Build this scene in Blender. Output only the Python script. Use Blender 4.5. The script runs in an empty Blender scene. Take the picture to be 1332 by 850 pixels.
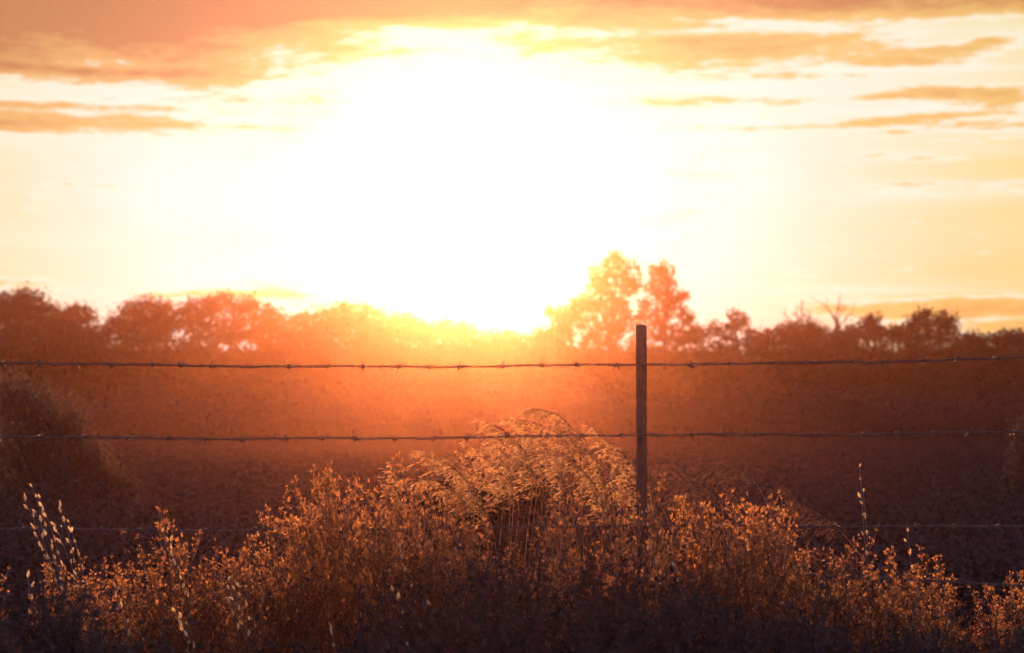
import bpy, math, random
import numpy as np
C = bpy.context.scene.collection
F = 2590.0                       # focal length in photo pixels (70 mm lens on a 36 mm sensor)
CAMH = 1.0
PITCH = math.atan(115.0 / F)
D2R = math.pi / 180.0

def ray(x, y):
    v = np.array([(x - 666.0) / F, 1.0, (425.0 - y) / F])
    c, s = math.cos(PITCH), math.sin(PITCH)
    return np.array([v[0], v[1] * c - v[2] * s, v[1] * s + v[2] * c])

def P(x, y, d):                  # a point in the place, d metres in front of the camera
    r = ray(x, y)
    r = r * (d / r[1])
    return np.array([r[0], r[1], r[2] + CAMH])

# ------------------------------------------------------------------ tagging
def tag(o, label=None, cat=None, group=None, kind=None):
    if label: o['label'] = label
    if cat: o['category'] = cat
    if group: o['group'] = group
    if kind: o['kind'] = kind
    return o

def empty(name, loc=(0, 0, 0), rz=0.0):
    o = bpy.data.objects.new(name, None)
    o.empty_display_size = 0.1
    o.location = loc
    o.rotation_euler = (0, 0, rz)
    C.objects.link(o)
    return o

def copy_tree(o, parent=None):
    c = o.copy()
    C.objects.link(c)
    if parent is not None: c.parent = parent
    for ch in list(o.children):
        copy_tree(ch, c)
    return c

# ------------------------------------------------------------------ mesh builder
class MB:
    def __init__(s):
        s.v = []; s.q = []; s.t = []; s.n = 0
    def add(s, verts, quads=None, tris=None):
        verts = np.asarray(verts, float).reshape(-1, 3)
        if quads is not None and len(quads): s.q.append(np.asarray(quads, int).reshape(-1, 4) + s.n)
        if tris is not None and len(tris): s.t.append(np.asarray(tris, int).reshape(-1, 3) + s.n)
        s.v.append(verts); s.n += len(verts)
    def data(s):
        v = np.concatenate(s.v) if s.v else np.zeros((0, 3))
        q = np.concatenate(s.q) if s.q else np.zeros((0, 4), int)
        t = np.concatenate(s.t) if s.t else np.zeros((0, 3), int)
        return v, q, t
    def tube(s, pts, rad, sides=4, cap=True):
        pts = np.asarray(pts, float); n = len(pts)
        rad = np.broadcast_to(np.asarray(rad, float), (n,)).copy()
        tan = np.gradient(pts, axis=0)
        tan /= np.linalg.norm(tan, axis=1)[:, None] + 1e-9
        ref = np.array([0, 1.0, 0]) if abs(tan[0][1]) < 0.8 else np.array([1.0, 0, 0])
        a = np.cross(tan, ref); a /= np.linalg.norm(a, axis=1)[:, None] + 1e-9
        b = np.cross(tan, a)
        ang = np.arange(sides) * 2 * math.pi / sides
        ring = (a[:, None, :] * np.cos(ang)[None, :, None] + b[:, None, :] * np.sin(ang)[None, :, None]) * rad[:, None, None] + pts[:, None, :]
        q = []
        for i in range(n - 1):
            for k in range(sides):
                k2 = (k + 1) % sides
                q.append((i * sides + k, i * sides + k2, (i + 1) * sides + k2, (i + 1) * sides + k))
        t = []
        if cap:
            for k in range(1, sides - 1):
                t.append((0, k + 1, k)); t.append(((n - 1) * sides, (n - 1) * sides + k, (n - 1) * sides + k + 1))
        s.add(ring.reshape(-1, 3), q, t)
    def leaves(s, c, d, length, width, rng):
        """leaf blades: base c, direction d (unit), each a rhombus with its side axis random"""
        c = np.asarray(c, float).reshape(-1, 3); d = np.asarray(d, float).reshape(-1, 3)
        n = len(c)
        d = d / (np.linalg.norm(d, axis=1)[:, None] + 1e-9)
        r = rng.normal(size=(n, 3))
        sd = np.cross(d, r); sd /= np.linalg.norm(sd, axis=1)[:, None] + 1e-9
        L = np.broadcast_to(length, (n,))[:, None]; W = np.broadcast_to(width, (n,))[:, None]
        nn = np.cross(d, sd) * L * 0.12
        v = np.stack([c, c + d * L * 0.45 + sd * W * 0.5 + nn, c + d * L, c + d * L * 0.45 - sd * W * 0.5 + nn], 1)
        q = np.arange(n * 4).reshape(n, 4)
        s.add(v.reshape(-1, 3), q)
    def box(s, x0, x1, y0, y1, z0, z1):
        v = [(x, y, z) for z in (z0, z1) for y in (y0, y1) for x in (x0, x1)]
        s.add(v, [(0, 2, 3, 1), (4, 5, 7, 6), (0, 1, 5, 4), (2, 6, 7, 3), (0, 4, 6, 2), (1, 3, 7, 5)])
    def baked(s, data, pos, rz, sc, tilt=None):
        """copies of template data at positions (numpy), rotated about z, leaned and scaled"""
        v, q, t = data
        pos = np.asarray(pos, float); n = len(pos)
        rz = np.asarray(rz); sc = np.asarray(sc)
        cz, sz = np.cos(rz)[:, None], np.sin(rz)[:, None]
        x = (v[None, :, 0] * cz - v[None, :, 1] * sz) * sc[:, None]
        y = (v[None, :, 0] * sz + v[None, :, 1] * cz) * sc[:, None]
        z = v[None, :, 2] * sc[:, None]
        if tilt is not None:
            x = x + z * tilt[:, 0:1]; y = y + z * tilt[:, 1:2]
        vv = np.stack([x + pos[:, 0:1], y + pos[:, 1:2], z + pos[:, 2:3]], 2)
        m = v.shape[0]
        off = (np.arange(n) * m)[:, None, None]
        s.add(vv.reshape(-1, 3), (q[None] + off).reshape(-1, 4) if len(q) else None, (t[None] + off).reshape(-1, 3) if len(t) else None)
    def mesh(s, name, mat, smooth=False):
        v, q, t = s.data()
        me = bpy.data.meshes.new(name)
        nq, nt = len(q), len(t)
        me.vertices.add(len(v)); me.vertices.foreach_set('co', v.astype(np.float32).ravel())
        me.loops.add(nq * 4 + nt * 3)
        me.loops.foreach_set('vertex_index', np.concatenate([q.ravel(), t.ravel()]).astype(np.int32))
        me.polygons.add(nq + nt)
        st = np.concatenate([np.arange(nq) * 4, nq * 4 + np.arange(nt) * 3]).astype(np.int32)
        me.polygons.foreach_set('loop_start', st)
        if smooth: me.polygons.foreach_set('use_smooth', np.ones(nq + nt, bool))
        me.update(calc_edges=True)
        me.validate()
        me.materials.append(mat)
        return me
    def build(s, name, mat, parent=None, smooth=False):
        o = bpy.data.objects.new(name, s.mesh(name, mat, smooth))
        C.objects.link(o)
        if parent is not None: o.parent = parent
        return o

# ------------------------------------------------------------------ node helpers
class NT:
    def __init__(s, tree): s.t = tree; s.n = tree.nodes; s.l = tree.links
    def new(s, typ, **kw):
        n = s.n.new(typ)
        for k, v in kw.items(): setattr(n, k, v)
        return n
    def put(s, sock, v):
        if isinstance(v, bpy.types.NodeSocket): s.l.new(v, sock)
        else: sock.default_value = v
    def m(s, op, a, b=0.0, c=0.0, clamp=False):
        n = s.new('ShaderNodeMath', operation=op); n.use_clamp = clamp
        s.put(n.inputs[0], a); s.put(n.inputs[1], b)
        if op in ('MULTIPLY_ADD', 'SMOOTH_MIN', 'SMOOTH_MAX'): s.put(n.inputs[2], c)
        return n.outputs[0]
    def mix(s, f, a, b, blend='MIX'):
        n = s.new('ShaderNodeMix', data_type='RGBA', blend_type=blend)
        s.put(n.inputs[0], f); s.put(n.inputs[6], a); s.put(n.inputs[7], b)
        return n.outputs[2]
    def step(s, v, lo, hi, a=0.0, b=1.0):
        n = s.new('ShaderNodeMapRange', interpolation_type='SMOOTHSTEP')
        s.put(n.inputs[0], v); n.inputs[1].default_value = lo; n.inputs[2].default_value = hi
        n.inputs[3].default_value = a; n.inputs[4].default_value = b
        return n.outputs[0]

def new_mat(name):
    m = bpy.data.materials.new(name); m.use_nodes = True
    t = NT(m.node_tree); t.n.clear()
    return m, t

def leaf_mat(name, c1, c2, trans=0.5, scale=6.0, gloss=0.0, rough=0.35, tcol=None):
    """thin vegetation: diffuse + translucent, with colour varied from clump to clump"""
    m, t = new_mat(name)
    out = t.new('ShaderNodeOutputMaterial')
    tc = t.new('ShaderNodeTexCoord')
    no = t.new('ShaderNodeTexNoise'); no.inputs['Scale'].default_value = scale; no.inputs['Detail'].default_value = 4
    t.l.new(tc.outputs['Object'], no.inputs['Vector'])
    f = t.step(no.outputs['Fac'], 0.35, 0.65)
    col = t.mix(f, (*c1, 1), (*c2, 1))
    d = t.new('ShaderNodeBsdfDiffuse'); t.l.new(col, d.inputs['Color'])
    tr = t.new('ShaderNodeBsdfTranslucent')
    tc2 = col if tcol is None else t.mix(1.0, col, (*tcol, 1), 'MULTIPLY')
    t.l.new(tc2, tr.inputs['Color'])
    mx = t.new('ShaderNodeMixShader'); mx.inputs[0].default_value = trans
    t.l.new(d.outputs[0], mx.inputs[1]); t.l.new(tr.outputs[0], mx.inputs[2])
    res = mx.outputs[0]
    if gloss > 0:
        g = t.new('ShaderNodeBsdfGlossy'); g.inputs['Roughness'].default_value = rough
        g.inputs['Color'].default_value = (0.8, 0.75, 0.65, 1)
        m2 = t.new('ShaderNodeMixShader'); m2.inputs[0].default_value = gloss
        t.l.new(res, m2.inputs[1]); t.l.new(g.outputs[0], m2.inputs[2]); res = m2.outputs[0]
    t.l.new(res, out.inputs['Surface'])
    return m

def solid_mat(name, c1, c2, rough=0.8, metal=0.0, scale=20.0, bump=0.2):
    m, t = new_mat(name)
    out = t.new('ShaderNodeOutputMaterial')
    tc = t.new('ShaderNodeTexCoord')
    no = t.new('ShaderNodeTexNoise'); no.inputs['Scale'].default_value = scale; no.inputs['Detail'].default_value = 8
    t.l.new(tc.outputs['Object'], no.inputs['Vector'])
    col = t.mix(t.step(no.outputs['Fac'], 0.35, 0.65), (*c1, 1), (*c2, 1))
    b = t.new('ShaderNodeBsdfPrincipled')
    t.l.new(col, b.inputs['Base Color'])
    b.inputs['Roughness'].default_value = rough; b.inputs['Metallic'].default_value = metal
    bp = t.new('ShaderNodeBump'); bp.inputs['Strength'].default_value = bump; bp.inputs['Distance'].default_value = 0.01
    t.l.new(no.outputs['Fac'], bp.inputs['Height']); t.l.new(bp.outputs[0], b.inputs['Normal'])
    t.l.new(b.outputs[0], out.inputs['Surface'])
    return m

M = {}
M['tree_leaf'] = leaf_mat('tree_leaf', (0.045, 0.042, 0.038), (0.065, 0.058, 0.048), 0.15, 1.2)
M['pale_leaf'] = leaf_mat('pale_leaf', (0.08, 0.06, 0.035), (0.14, 0.10, 0.05), 0.4, 1.6)
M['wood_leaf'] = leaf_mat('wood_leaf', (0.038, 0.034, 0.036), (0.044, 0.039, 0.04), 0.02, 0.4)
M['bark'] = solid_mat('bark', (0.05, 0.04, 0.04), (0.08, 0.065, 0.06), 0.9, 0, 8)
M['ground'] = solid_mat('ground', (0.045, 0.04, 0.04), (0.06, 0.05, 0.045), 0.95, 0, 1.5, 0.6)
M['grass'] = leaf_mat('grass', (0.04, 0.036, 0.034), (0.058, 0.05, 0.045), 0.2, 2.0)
M['straw'] = leaf_mat('straw', (0.38, 0.18, 0.07), (0.9, 0.56, 0.26), 0.93, 50, 0.05, 0.4)
M['stem'] = leaf_mat('stem', (0.12, 0.06, 0.035), (0.45, 0.25, 0.13), 0.75, 60, 0.08, 0.4)
M['shaded_straw'] = leaf_mat('shaded_straw', (0.10, 0.045, 0.035), (0.2, 0.10, 0.07), 0.7, 25, 0.03, 0.4)  # straw darkened in its colour so the rear plumes look less lit
M['stalk'] = leaf_mat('stalk', (0.09, 0.065, 0.045), (0.16, 0.11, 0.07), 0.2, 25, 0.06, 0.4)
M['seed'] = leaf_mat('seed', (0.12, 0.04, 0.018), (0.75, 0.36, 0.14), 0.9, 70, 0.03, 0.4)
M['weed_leaf'] = leaf_mat('weed_leaf', (0.04, 0.018, 0.013), (0.22, 0.09, 0.04), 0.82, 45, 0.04, 0.35)
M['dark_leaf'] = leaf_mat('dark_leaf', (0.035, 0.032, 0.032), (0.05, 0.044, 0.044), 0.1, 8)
M['dull_leaf'] = leaf_mat('dull_leaf', (0.07, 0.045, 0.04), (0.12, 0.075, 0.06), 0.55, 3)
M['glint'] = leaf_mat('glint', (0.7, 0.5, 0.3), (0.92, 0.75, 0.5), 0.92, 30, 0.12, 0.3)
M['wire'] = solid_mat('wire', (0.035, 0.025, 0.025), (0.07, 0.045, 0.04), 0.6, 0.1, 60, 0.3)
M['post'] = solid_mat('post', (0.03, 0.022, 0.022), (0.05, 0.032, 0.03), 0.8, 0.1, 35, 0.08)

# ------------------------------------------------------------------ camera
cam = bpy.data.objects.new('camera', bpy.data.cameras.new('camera'))
C.objects.link(cam)
cam.location = (0, 0, CAMH); cam.rotation_euler = (math.pi / 2 + PITCH, 0, 0)
cam.data.lens = F * 36.0 / 1332.0; cam.data.sensor_width = 36.0
cam.data.clip_start = 0.05; cam.data.clip_end = 6000
cam.data.dof.use_dof = True; cam.data.dof.focus_distance = 6.5; cam.data.dof.aperture_fstop = 4.6
bpy.context.scene.camera = cam

# ------------------------------------------------------------------ sun
SUNPX = (604, 262)
sd = ray(*SUNPX); sd /= np.linalg.norm(sd)
SUN_EL = math.asin(sd[2]); SUN_AZ = math.atan2(sd[0], sd[1])     # azimuth from +Y towards +X
sl = bpy.data.lights.new('sun', 'SUN'); sl.energy = 5.0; sl.angle = 0.5 * D2R; sl.color = (1.0, 0.47, 0.17)
so = bpy.data.objects.new('sun', sl); C.objects.link(so)
so.rotation_euler = (math.pi / 2 - SUN_EL, 0, math.pi - SUN_AZ)
so.location = (0, 20, 12)

# ------------------------------------------------------------------ sky
W = bpy.data.worlds.new('World'); bpy.context.scene.world = W; W.use_nodes = True
t = NT(W.node_tree); t.n.clear()
tc = t.new('ShaderNodeTexCoord')
sep = t.new('ShaderNodeSeparateXYZ'); t.l.new(tc.outputs['Generated'], sep.inputs[0])
X, Y, Z = sep.outputs
az = t.m('MULTIPLY', t.m('ARCTAN2', X, Y), 180 / math.pi)
el = t.m('MULTIPLY', t.m('ARCSINE', Z), 180 / math.pi)
PPD = F * D2R
def ang(x, y):
    r = ray(x, y); return math.degrees(math.atan2(r[0], r[1])), math.degrees(math.asin(r[2] / np.linalg.norm(r)))
def noise(sx, sy, detail=6, off=0.0, rough=0.55, dist=0.0):
    cb = t.new('ShaderNodeCombineXYZ')
    t.l.new(t.m('MULTIPLY', az, sx), cb.inputs[0]); t.l.new(t.m('MULTIPLY', el, sy), cb.inputs[1]); cb.inputs[2].default_value = off
    n = t.new('ShaderNodeTexNoise'); n.inputs['Scale'].default_value = 1.0; n.inputs['Detail'].default_value = detail
    n.inputs['Roughness'].default_value = rough; n.inputs['Distortion'].default_value = dist
    t.l.new(cb.outputs[0], n.inputs['Vector'])
    return n.outputs['Fac']
def blob(x, y, rx, ry, w, tilt=0.0, p=2.0):
    a0, e0 = ang(x, y)
    da = t.m('SUBTRACT', az, a0); de = t.m('SUBTRACT', el, e0)
    if tilt: de = t.m('SUBTRACT', de, t.m('MULTIPLY', da, tilt))
    u = t.m('POWER', t.m('ABSOLUTE', t.m('DIVIDE', da, rx / PPD)), p)
    v = t.m('POWER', t.m('ABSOLUTE', t.m('DIVIDE', de, ry / PPD)), p)
    return t.m('MULTIPLY', t.m('EXPONENT', t.m('MULTIPLY', t.m('ADD', u, v), -1.0)), w)
def total(l):
    r = l[0]
    for k in l[1:]: r = t.m('ADD', r, k)
    return r
# clear sky: whiter round the sun, yellow away from it, orange low down to the right
warm = total([blob(600, 225, 540, 430, 1.2, 0.0, 2.3)])
YEL = (0.88, 0.70, 0.24, 1); WHT = (0.80, 0.92, 0.93, 1); ORG = (0.83, 0.40, 0.10, 1); RED = (0.50, 0.185, 0.075, 1); CRM = (0.92, 0.88, 0.66, 1)
lowv = noise(0.05, 0.5, 3, 3.0)
sky = t.mix(t.m('ADD', t.m('MULTIPLY', warm, 1.25), t.m('MULTIPLY', t.m('SUBTRACT', lowv, 0.5), 0.5), clamp=True), YEL, WHT)
lowright = blob(1400, 400, 420, 90, 0.55)
sky = t.mix(lowright, sky, (0.88, 0.60, 0.17, 1))
# wide pale wisps
wisp = t.step(noise(0.10, 1.9, 8, 7.0, 0.62, 0.5), 0.46, 0.62)
wm = total([blob(100, 165, 400, 35, 0.9), blob(200, 315, 300, 25, 0.6), blob(1000, 90, 400, 60, 0.9), blob(1250, 250, 200, 14, 0.8), blob(1100, 375, 300, 14, 0.7), blob(60, 120, 300, 10, 1.0), blob(560, 60, 200, 40, 1.0), blob(1200, 140, 220, 60, 0.8)])
sky = t.mix(t.m('MULTIPLY', t.m('ADD', t.m('MULTIPLY', wisp, 0.6), 0.4), wm, clamp=True), sky, (0.93, 0.92, 0.80, 1))
# cloud bodies
cm = total([blob(40, 8, 400, 88, 1.6, 0.0, 3.0), blob(880, 52, 260, 7, 0.5), blob(1050, 100, 200, 5, 0.45), blob(1270, 182, 80, 4, 0.5), blob(420, 398, 160, 5, 0.5), blob(1150, 408, 140, 6, 0.6), blob(330, 165, 80, 5, 0.5), blob(700, -60, 1600, 90, 1.8, 0.0, 8), blob(60, 160, 230, 17, 0.95), blob(60, 137, 260, 5, 0.55), blob(330, 132, 150, 10, 0.45),
            blob(1000, 70, 230, 22, 0.9), blob(1240, 150, 120, 5, 0.6), blob(1040, 166, 180, 4, 0.5), blob(1230, 238, 120, 4, 0.5), blob(150, 95, 160, 5, 0.5), blob(1260, 62, 60, 7, 0.6), blob(1180, 80, 110, 9, 0.7), blob(800, 66, 220, 16, 0.5), blob(960, 131, 180, 8, 0.8), blob(1225, 117, 60, 12, 0.75), blob(1310, 128, 60, 14, 0.95),
            blob(1150, 158, 60, 6, 0.7), blob(1290, 163, 90, 7, 0.8), blob(1130, 204, 60, 6, 0.7), blob(1220, 208, 60, 6, 0.6), blob(1285, 52, 30, 5, 0.65), blob(1150, 126, 40, 4, 0.6),
            blob(300, 383, 210, 8, 0.8), blob(20, 368, 80, 9, 0.8), blob(1290, 400, 210, 14, 1.1, -0.02), blob(1330, 425, 160, 9, 0.8), blob(1180, 172, 50, 4, 0.55)])
edge = t.m('ADD', t.m('MULTIPLY', noise(0.28, 1.5, 8, 1.0, 0.6, 0.5), 1.0), t.m('MULTIPLY', noise(1.6, 6.0, 8, 5.0, 0.65), 0.5))
cl = t.m('ADD', cm, t.m('MULTIPLY', t.m('SUBTRACT', edge, 0.75), 2.3))
body = t.step(cl, 0.36, 0.85)
lining = t.m('MULTIPLY', t.step(cl, 0.12, 0.42), t.m('SUBTRACT', 1.0, body))
sky = t.mix(t.m('MULTIPLY', lining, 0.75), sky, (0.95, 0.92, 0.78, 1))
thick = t.m('ADD', t.step(cl, 0.7, 2.0), blob(0, 0, 480, 150, 0.5), clamp=True)
dark = t.mix(thick, (0.84, 0.52, 0.16, 1), RED)
near = t.m('MULTIPLY', blob(640, 230, 420, 250, 0.75), t.m('SUBTRACT', 1.0, t.m('MULTIPLY', thick, 0.6)))
dark = t.mix(near, dark, (0.86, 0.66, 0.26, 1))
sky = t.mix(t.m('MULTIPLY', body, 0.92), sky, dark)
# the glow of a low sun fills the forward sky; the dome behind is Nishita plus an added mauve fill that lifts the shadows
nish = t.new('ShaderNodeTexSky', sky_type='NISHITA'); nish.sun_disc = False
nish.sun_elevation = SUN_EL; nish.sun_rotation = SUN_AZ; nish.dust_density = 2.0; nish.air_density = 1.2
nb = t.mix(1.0, t.mix(1.0, nish.outputs[0], (0.08, 0.08, 0.08, 1), 'MULTIPLY'), (0.36, 0.30, 0.55, 1), 'ADD')
dot = t.new('ShaderNodeVectorMath', operation='DOT_PRODUCT'); t.l.new(tc.outputs['Generated'], dot.inputs[0]); dot.inputs[1].default_value = tuple(sd)
fr = t.step(dot.outputs['Value'], 0.80, 0.93)
fin = t.mix(fr, nb, sky)
bg = t.new('ShaderNodeBackground'); t.l.new(fin, bg.inputs[0]); bg.inputs[1].default_value = 0.54
wo = t.new('ShaderNodeOutputWorld'); t.l.new(bg.outputs[0], wo.inputs[0])
W.cycles.sampling_method = 'MANUAL'; W.cycles.sample_map_resolution = 1024

# ------------------------------------------------------------------ haze
hz, ht = new_mat('haze_air')
ho = ht.new('ShaderNodeOutputMaterial')
hv = ht.new('ShaderNodeVolumePrincipled')
hv.inputs['Color'].default_value = (1.0, 0.41, 0.27, 1)
hv.inputs['Density'].default_value = 0.00074
hv.inputs['Anisotropy'].default_value = 0.964
ht.l.new(hv.outputs[0], ho.inputs['Volume'])
hb = MB(); hb.box(-140, 140, -30, 130, -3.0, 9.0)
hzo = hb.build('haze', hz); tag(hzo, 'warm dusty evening haze hanging over the field', 'haze', kind='stuff')

# ------------------------------------------------------------------ ground
g = MB()
rng = np.random.default_rng(5)
xs = np.concatenate([np.linspace(-3000, -60, 20), np.linspace(-55, 55, 111), np.linspace(60, 3000, 20)])
ys = np.concatenate([np.linspace(-600, -6, 12), np.linspace(-5, 90, 120), np.linspace(95, 4000, 22)])
gx, gy = np.meshgrid(xs, ys)
gz = 0.05 * np.sin(gx * 0.7 + 1) * np.cos(gy * 0.53) + 0.03 * np.sin(gx * 2.1) * np.sin(gy * 1.7 + 2) - 0.03
v = np.stack([gx, gy, gz], 2).reshape(-1, 3)
nx, ny = len(xs), len(ys)
ii = (np.arange(ny - 1)[:, None] * nx + np.arange(nx - 1)[None]).ravel()
g.add(v, np.stack([ii, ii + 1, ii + 1 + nx, ii + nx], 1))
tag(g.build('ground', M['ground'], None, True), kind='structure')

# ------------------------------------------------------------------ trees of the far line
def crown_points(clumps, D, rng, depth=1.0, ncl=1.0, spread=0.16, per=16, shell=0.55):
    """leaf positions: clusters of leaves spread through the volume of several lobes"""
    cs = []
    for (x, y, rx, ry) in clumps:
        c = P(x, y, D); k = D / F
        RX, RZ = rx * k * 1.12, ry * k * 1.1; RY = 0.5 * (RX + RZ) * depth
        n = int((1.3 if ry >= 20 else ncl) * (RX * RZ) * 150) + 10
        u = rng.normal(size=(n, 3)); u /= np.linalg.norm(u, axis=1)[:, None]
        r = rng.uniform(0.0, 1.0, n) ** (1 / 3.0)
        r = np.where(rng.random(n) < shell, rng.uniform(0.75, 1.06, n), r)[:, None]
        cs.append(c + u * r * np.array([RX, RY, RZ]))
    cs = np.concatenate(cs)
    s = spread * rng.uniform(0.55, 1.35, len(cs))
    pts = np.repeat(cs, per, 0) + rng.normal(size=(len(cs) * per, 3)) * np.repeat(s, per)[:, None] * np.array([1, 1, 0.75])
    return cs, pts

def make_tree(name, label, cat, D, base_x, clumps, seed, leaf='tree_leaf', lsize=0.13, ncl=1.0, spread=0.16, per=16, group=None, shell=0.55, trunk_r=0.11, limbs=9, twigs=40, fork=0.35):
    rng = np.random.default_rng(seed)
    base = P(base_x, 540, D); base[2] = -0.1
    root = empty(name, tuple(base))
    tag(root, label, cat, group)
    cs, pts = crown_points(clumps, D, rng, ncl=ncl, spread=spread, per=per, shell=shell)
    pts = pts[pts[:, 2] > 0.05]
    d = rng.normal(size=pts.shape) + np.array([0, 0, -0.15])
    mb = MB()
    mb.leaves(pts - base, d, lsize * rng.uniform(0.6, 1.25, len(pts)), lsize * 0.62 * rng.uniform(0.7, 1.2, len(pts)), rng)
    mb.build('crown', M[leaf], root)
    # trunk and limbs reaching into the lobes
    tb = MB()
    tops = sorted(clumps, key=lambda c: c[1])
    top = P(tops[0][0], tops[0][1], D) - base
    hh = top[2]
    zz = np.linspace(0, 1, 9)
    tr = np.stack([top[0] * zz ** 1.4 + 0.06 * np.sin(zz * 7 + seed), 0.08 * np.sin(zz * 5 + seed * 2), hh * zz], 1); tr[0] = 0
    tb.tube(tr, trunk_r * (1 - 0.8 * zz), 7)
    tgt = [P(c[0], c[1], D) - base for c in clumps]
    for k in range(limbs):
        f = fork + (0.85 - fork) * rng.random()
        i = f * 8; i0 = int(i); s0 = tr[i0] + (tr[min(i0 + 1, 8)] - tr[i0]) * (i - i0)
        e = tgt[k % len(tgt)] * np.array([1, 1, 0.96]) + rng.normal(size=3) * np.array([0.2, 0.2, 0.12])
        if e[2] < s0[2]: s0 = s0 * np.array([1, 1, 0.5])
        w = np.linspace(0, 1, 6)[:, None]
        mid = (s0 + e) / 2 + np.array([0, 0, -0.12 * np.linalg.norm(e - s0)])
        pl = (1 - w) ** 2 * s0 + 2 * w * (1 - w) * mid + w ** 2 * e
        tb.tube(pl, np.linspace(trunk_r * 0.45, 0.015, 6), 5)
        for j in range(max(1, twigs // limbs)):
            a = pl[rng.integers(2, 6)]
            dd = rng.normal(size=3) * 0.5 + (e - s0) / (np.linalg.norm(e - s0) + 1e-6) + np.array([0, 0, 0.3])
            L = rng.uniform(0.15, 0.45)
            dd = dd / np.linalg.norm(dd) * L
            tb.tube(np.array([a, a + dd * 0.5 + rng.normal(size=3) * 0.04, a + dd]), [0.014, 0.009, 0.004], 3)
    tb.build('trunk', M['bark'], root)
    return root

LOW = lambda x0, x1, y, n=3: [(x0 + (x1 - x0) * (i + 0.5) / n, y + 8 * ((i * 7) % 3 - 1), (x1 - x0) / n * 0.75, 34) for i in range(n)]
G1 = 'trees of the far treeline'
make_tree('pine_tree', 'tallest dark tree at the far left end of the treeline', 'tree', 66, 5,
          [(12, 400, 30, 17), (38, 398, 22, 17), (-25, 430, 40, 40), (20, 432, 55, 34), (62, 412, 16, 12), (75, 440, 30, 24), (30, 470, 60, 40)] + LOW(-40, 95, 505), 11, group=G1, ncl=1.3)
make_tree('pine_tree', 'small dark tree with knobbly tip beside the tallest left tree', 'tree', 68, 100,
          [(86, 412, 12, 10), (104, 409, 14, 11), (100, 430, 22, 18), (118, 444, 12, 10), (95, 450, 36, 22), (128, 462, 14, 12)] + LOW(80, 140, 490, 2), 12, group=G1, ncl=1.4, spread=0.13)
make_tree('broadleaf_tree', 'round topped tree just left of the wide lacy crown', 'tree', 67, 185,
          [(192, 400, 26, 10), (165, 415, 22, 14), (205, 414, 20, 14), (150, 432, 16, 13), (190, 432, 34, 16), (180, 455, 44, 20)] + LOW(140, 228, 490), 13, group=G1, ncl=1.4, spread=0.13)
make_tree('broadleaf_tree', 'wide spreading tree with sky showing through its lacy crown', 'tree', 67, 300,
          [(262, 404, 26, 12), (300, 396, 30, 11), (330, 404, 22, 11), (240, 416, 18, 13), (352, 418, 17, 13), (270, 424, 30, 11), (318, 428, 30, 12), (350, 436, 20, 14), (295, 452, 66, 20)] + LOW(228, 372, 492, 4), 14, group=G1, ncl=1.25, spread=0.12)
make_tree('broadleaf_tree', 'dense domed tree in the glow left of the sunlit dip', 'tree', 69, 440,
          [(456, 412, 30, 15), (425, 418, 30, 15), (395, 424, 26, 15), (480, 422, 20, 16), (430, 442, 62, 22), (400, 460, 40, 22), (470, 460, 40, 22)] + LOW(370, 500, 495, 4), 15, group=G1, ncl=1.25)
make_tree('broadleaf_tree', 'low rounded tree sloping down beside the dense domed tree', 'tree', 70, 530,
          [(510, 424, 22, 15), (535, 427, 20, 14), (555, 436, 14, 12), (525, 448, 38, 20)] + LOW(495, 565, 490, 2), 16, group=G1, ncl=1.3)
make_tree('broadleaf_tree', 'small bumpy tree with chinks of sky below its top', 'tree', 69, 590,
          [(578, 428, 16, 10), (602, 431, 15, 9), (588, 444, 26, 12), (595, 462, 34, 14)] + LOW(560, 625, 495, 2), 17, group=G1, ncl=1.0)
make_tree('broadleaf_tree', 'lowest tree of the line standing in the brightest glow', 'tree', 70, 650,
          [(630, 444, 14, 10), (655, 442, 16, 9), (676, 448, 14, 10), (650, 462, 40, 18)] + LOW(620, 700, 495, 3), 18, group=G1, ncl=1.2)
make_tree('shrub_tree', 'small ragged tree at the foot of the tallest airy tree', 'tree', 66, 705,
          [(700, 440, 14, 8), (716, 440, 12, 9), (708, 458, 24, 16)] + LOW(690, 735, 495, 2), 19, group=G1, ncl=1.1)
make_tree('poplar_tree', 'tallest airy tree with small glowing leaves left of the post', 'tree', 60, 790,
          [(800, 345, 14, 11), (784, 355, 13, 11), (818, 354, 13, 13), (798, 368, 26, 12), (778, 372, 12, 10), (824, 372, 10, 12), (806, 386, 22, 10), (776, 392, 20, 11), (756, 394, 15, 10), (741, 404, 13, 9), (765, 408, 34, 12), (812, 404, 18, 10), (727, 412, 7, 6), (716, 405, 4, 4), (734, 424, 14, 10), (802, 336, 4, 5),
           (770, 430, 46, 16), (815, 424, 26, 12), (838, 395, 6, 7), (836, 410, 7, 7), (785, 465, 70, 30)] + LOW(725, 850, 500, 4), 20, leaf='pale_leaf', group=G1, lsize=0.12, ncl=0.95, spread=0.09, per=12, shell=0.35)
make_tree('poplar_tree', 'narrow airy tree rising behind the fence post', 'tree', 59, 862,
          [(852, 353, 8, 8), (866, 352, 9, 9), (858, 368, 14, 8), (872, 366, 8, 10), (851, 380, 7, 7), (866, 382, 12, 7), (877, 392, 10, 7), (860, 396, 9, 7), (889, 384, 4, 4), (880, 406, 14, 8), (858, 412, 14, 8), (897, 418, 10, 8), (870, 424, 28, 12), (850, 430, 20, 10), (895, 436, 20, 10), (870, 450, 40, 22)] + LOW(840, 900, 500, 2), 21, leaf='pale_leaf', group=G1, lsize=0.12, ncl=0.62, spread=0.09, per=12, shell=0.35)
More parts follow.
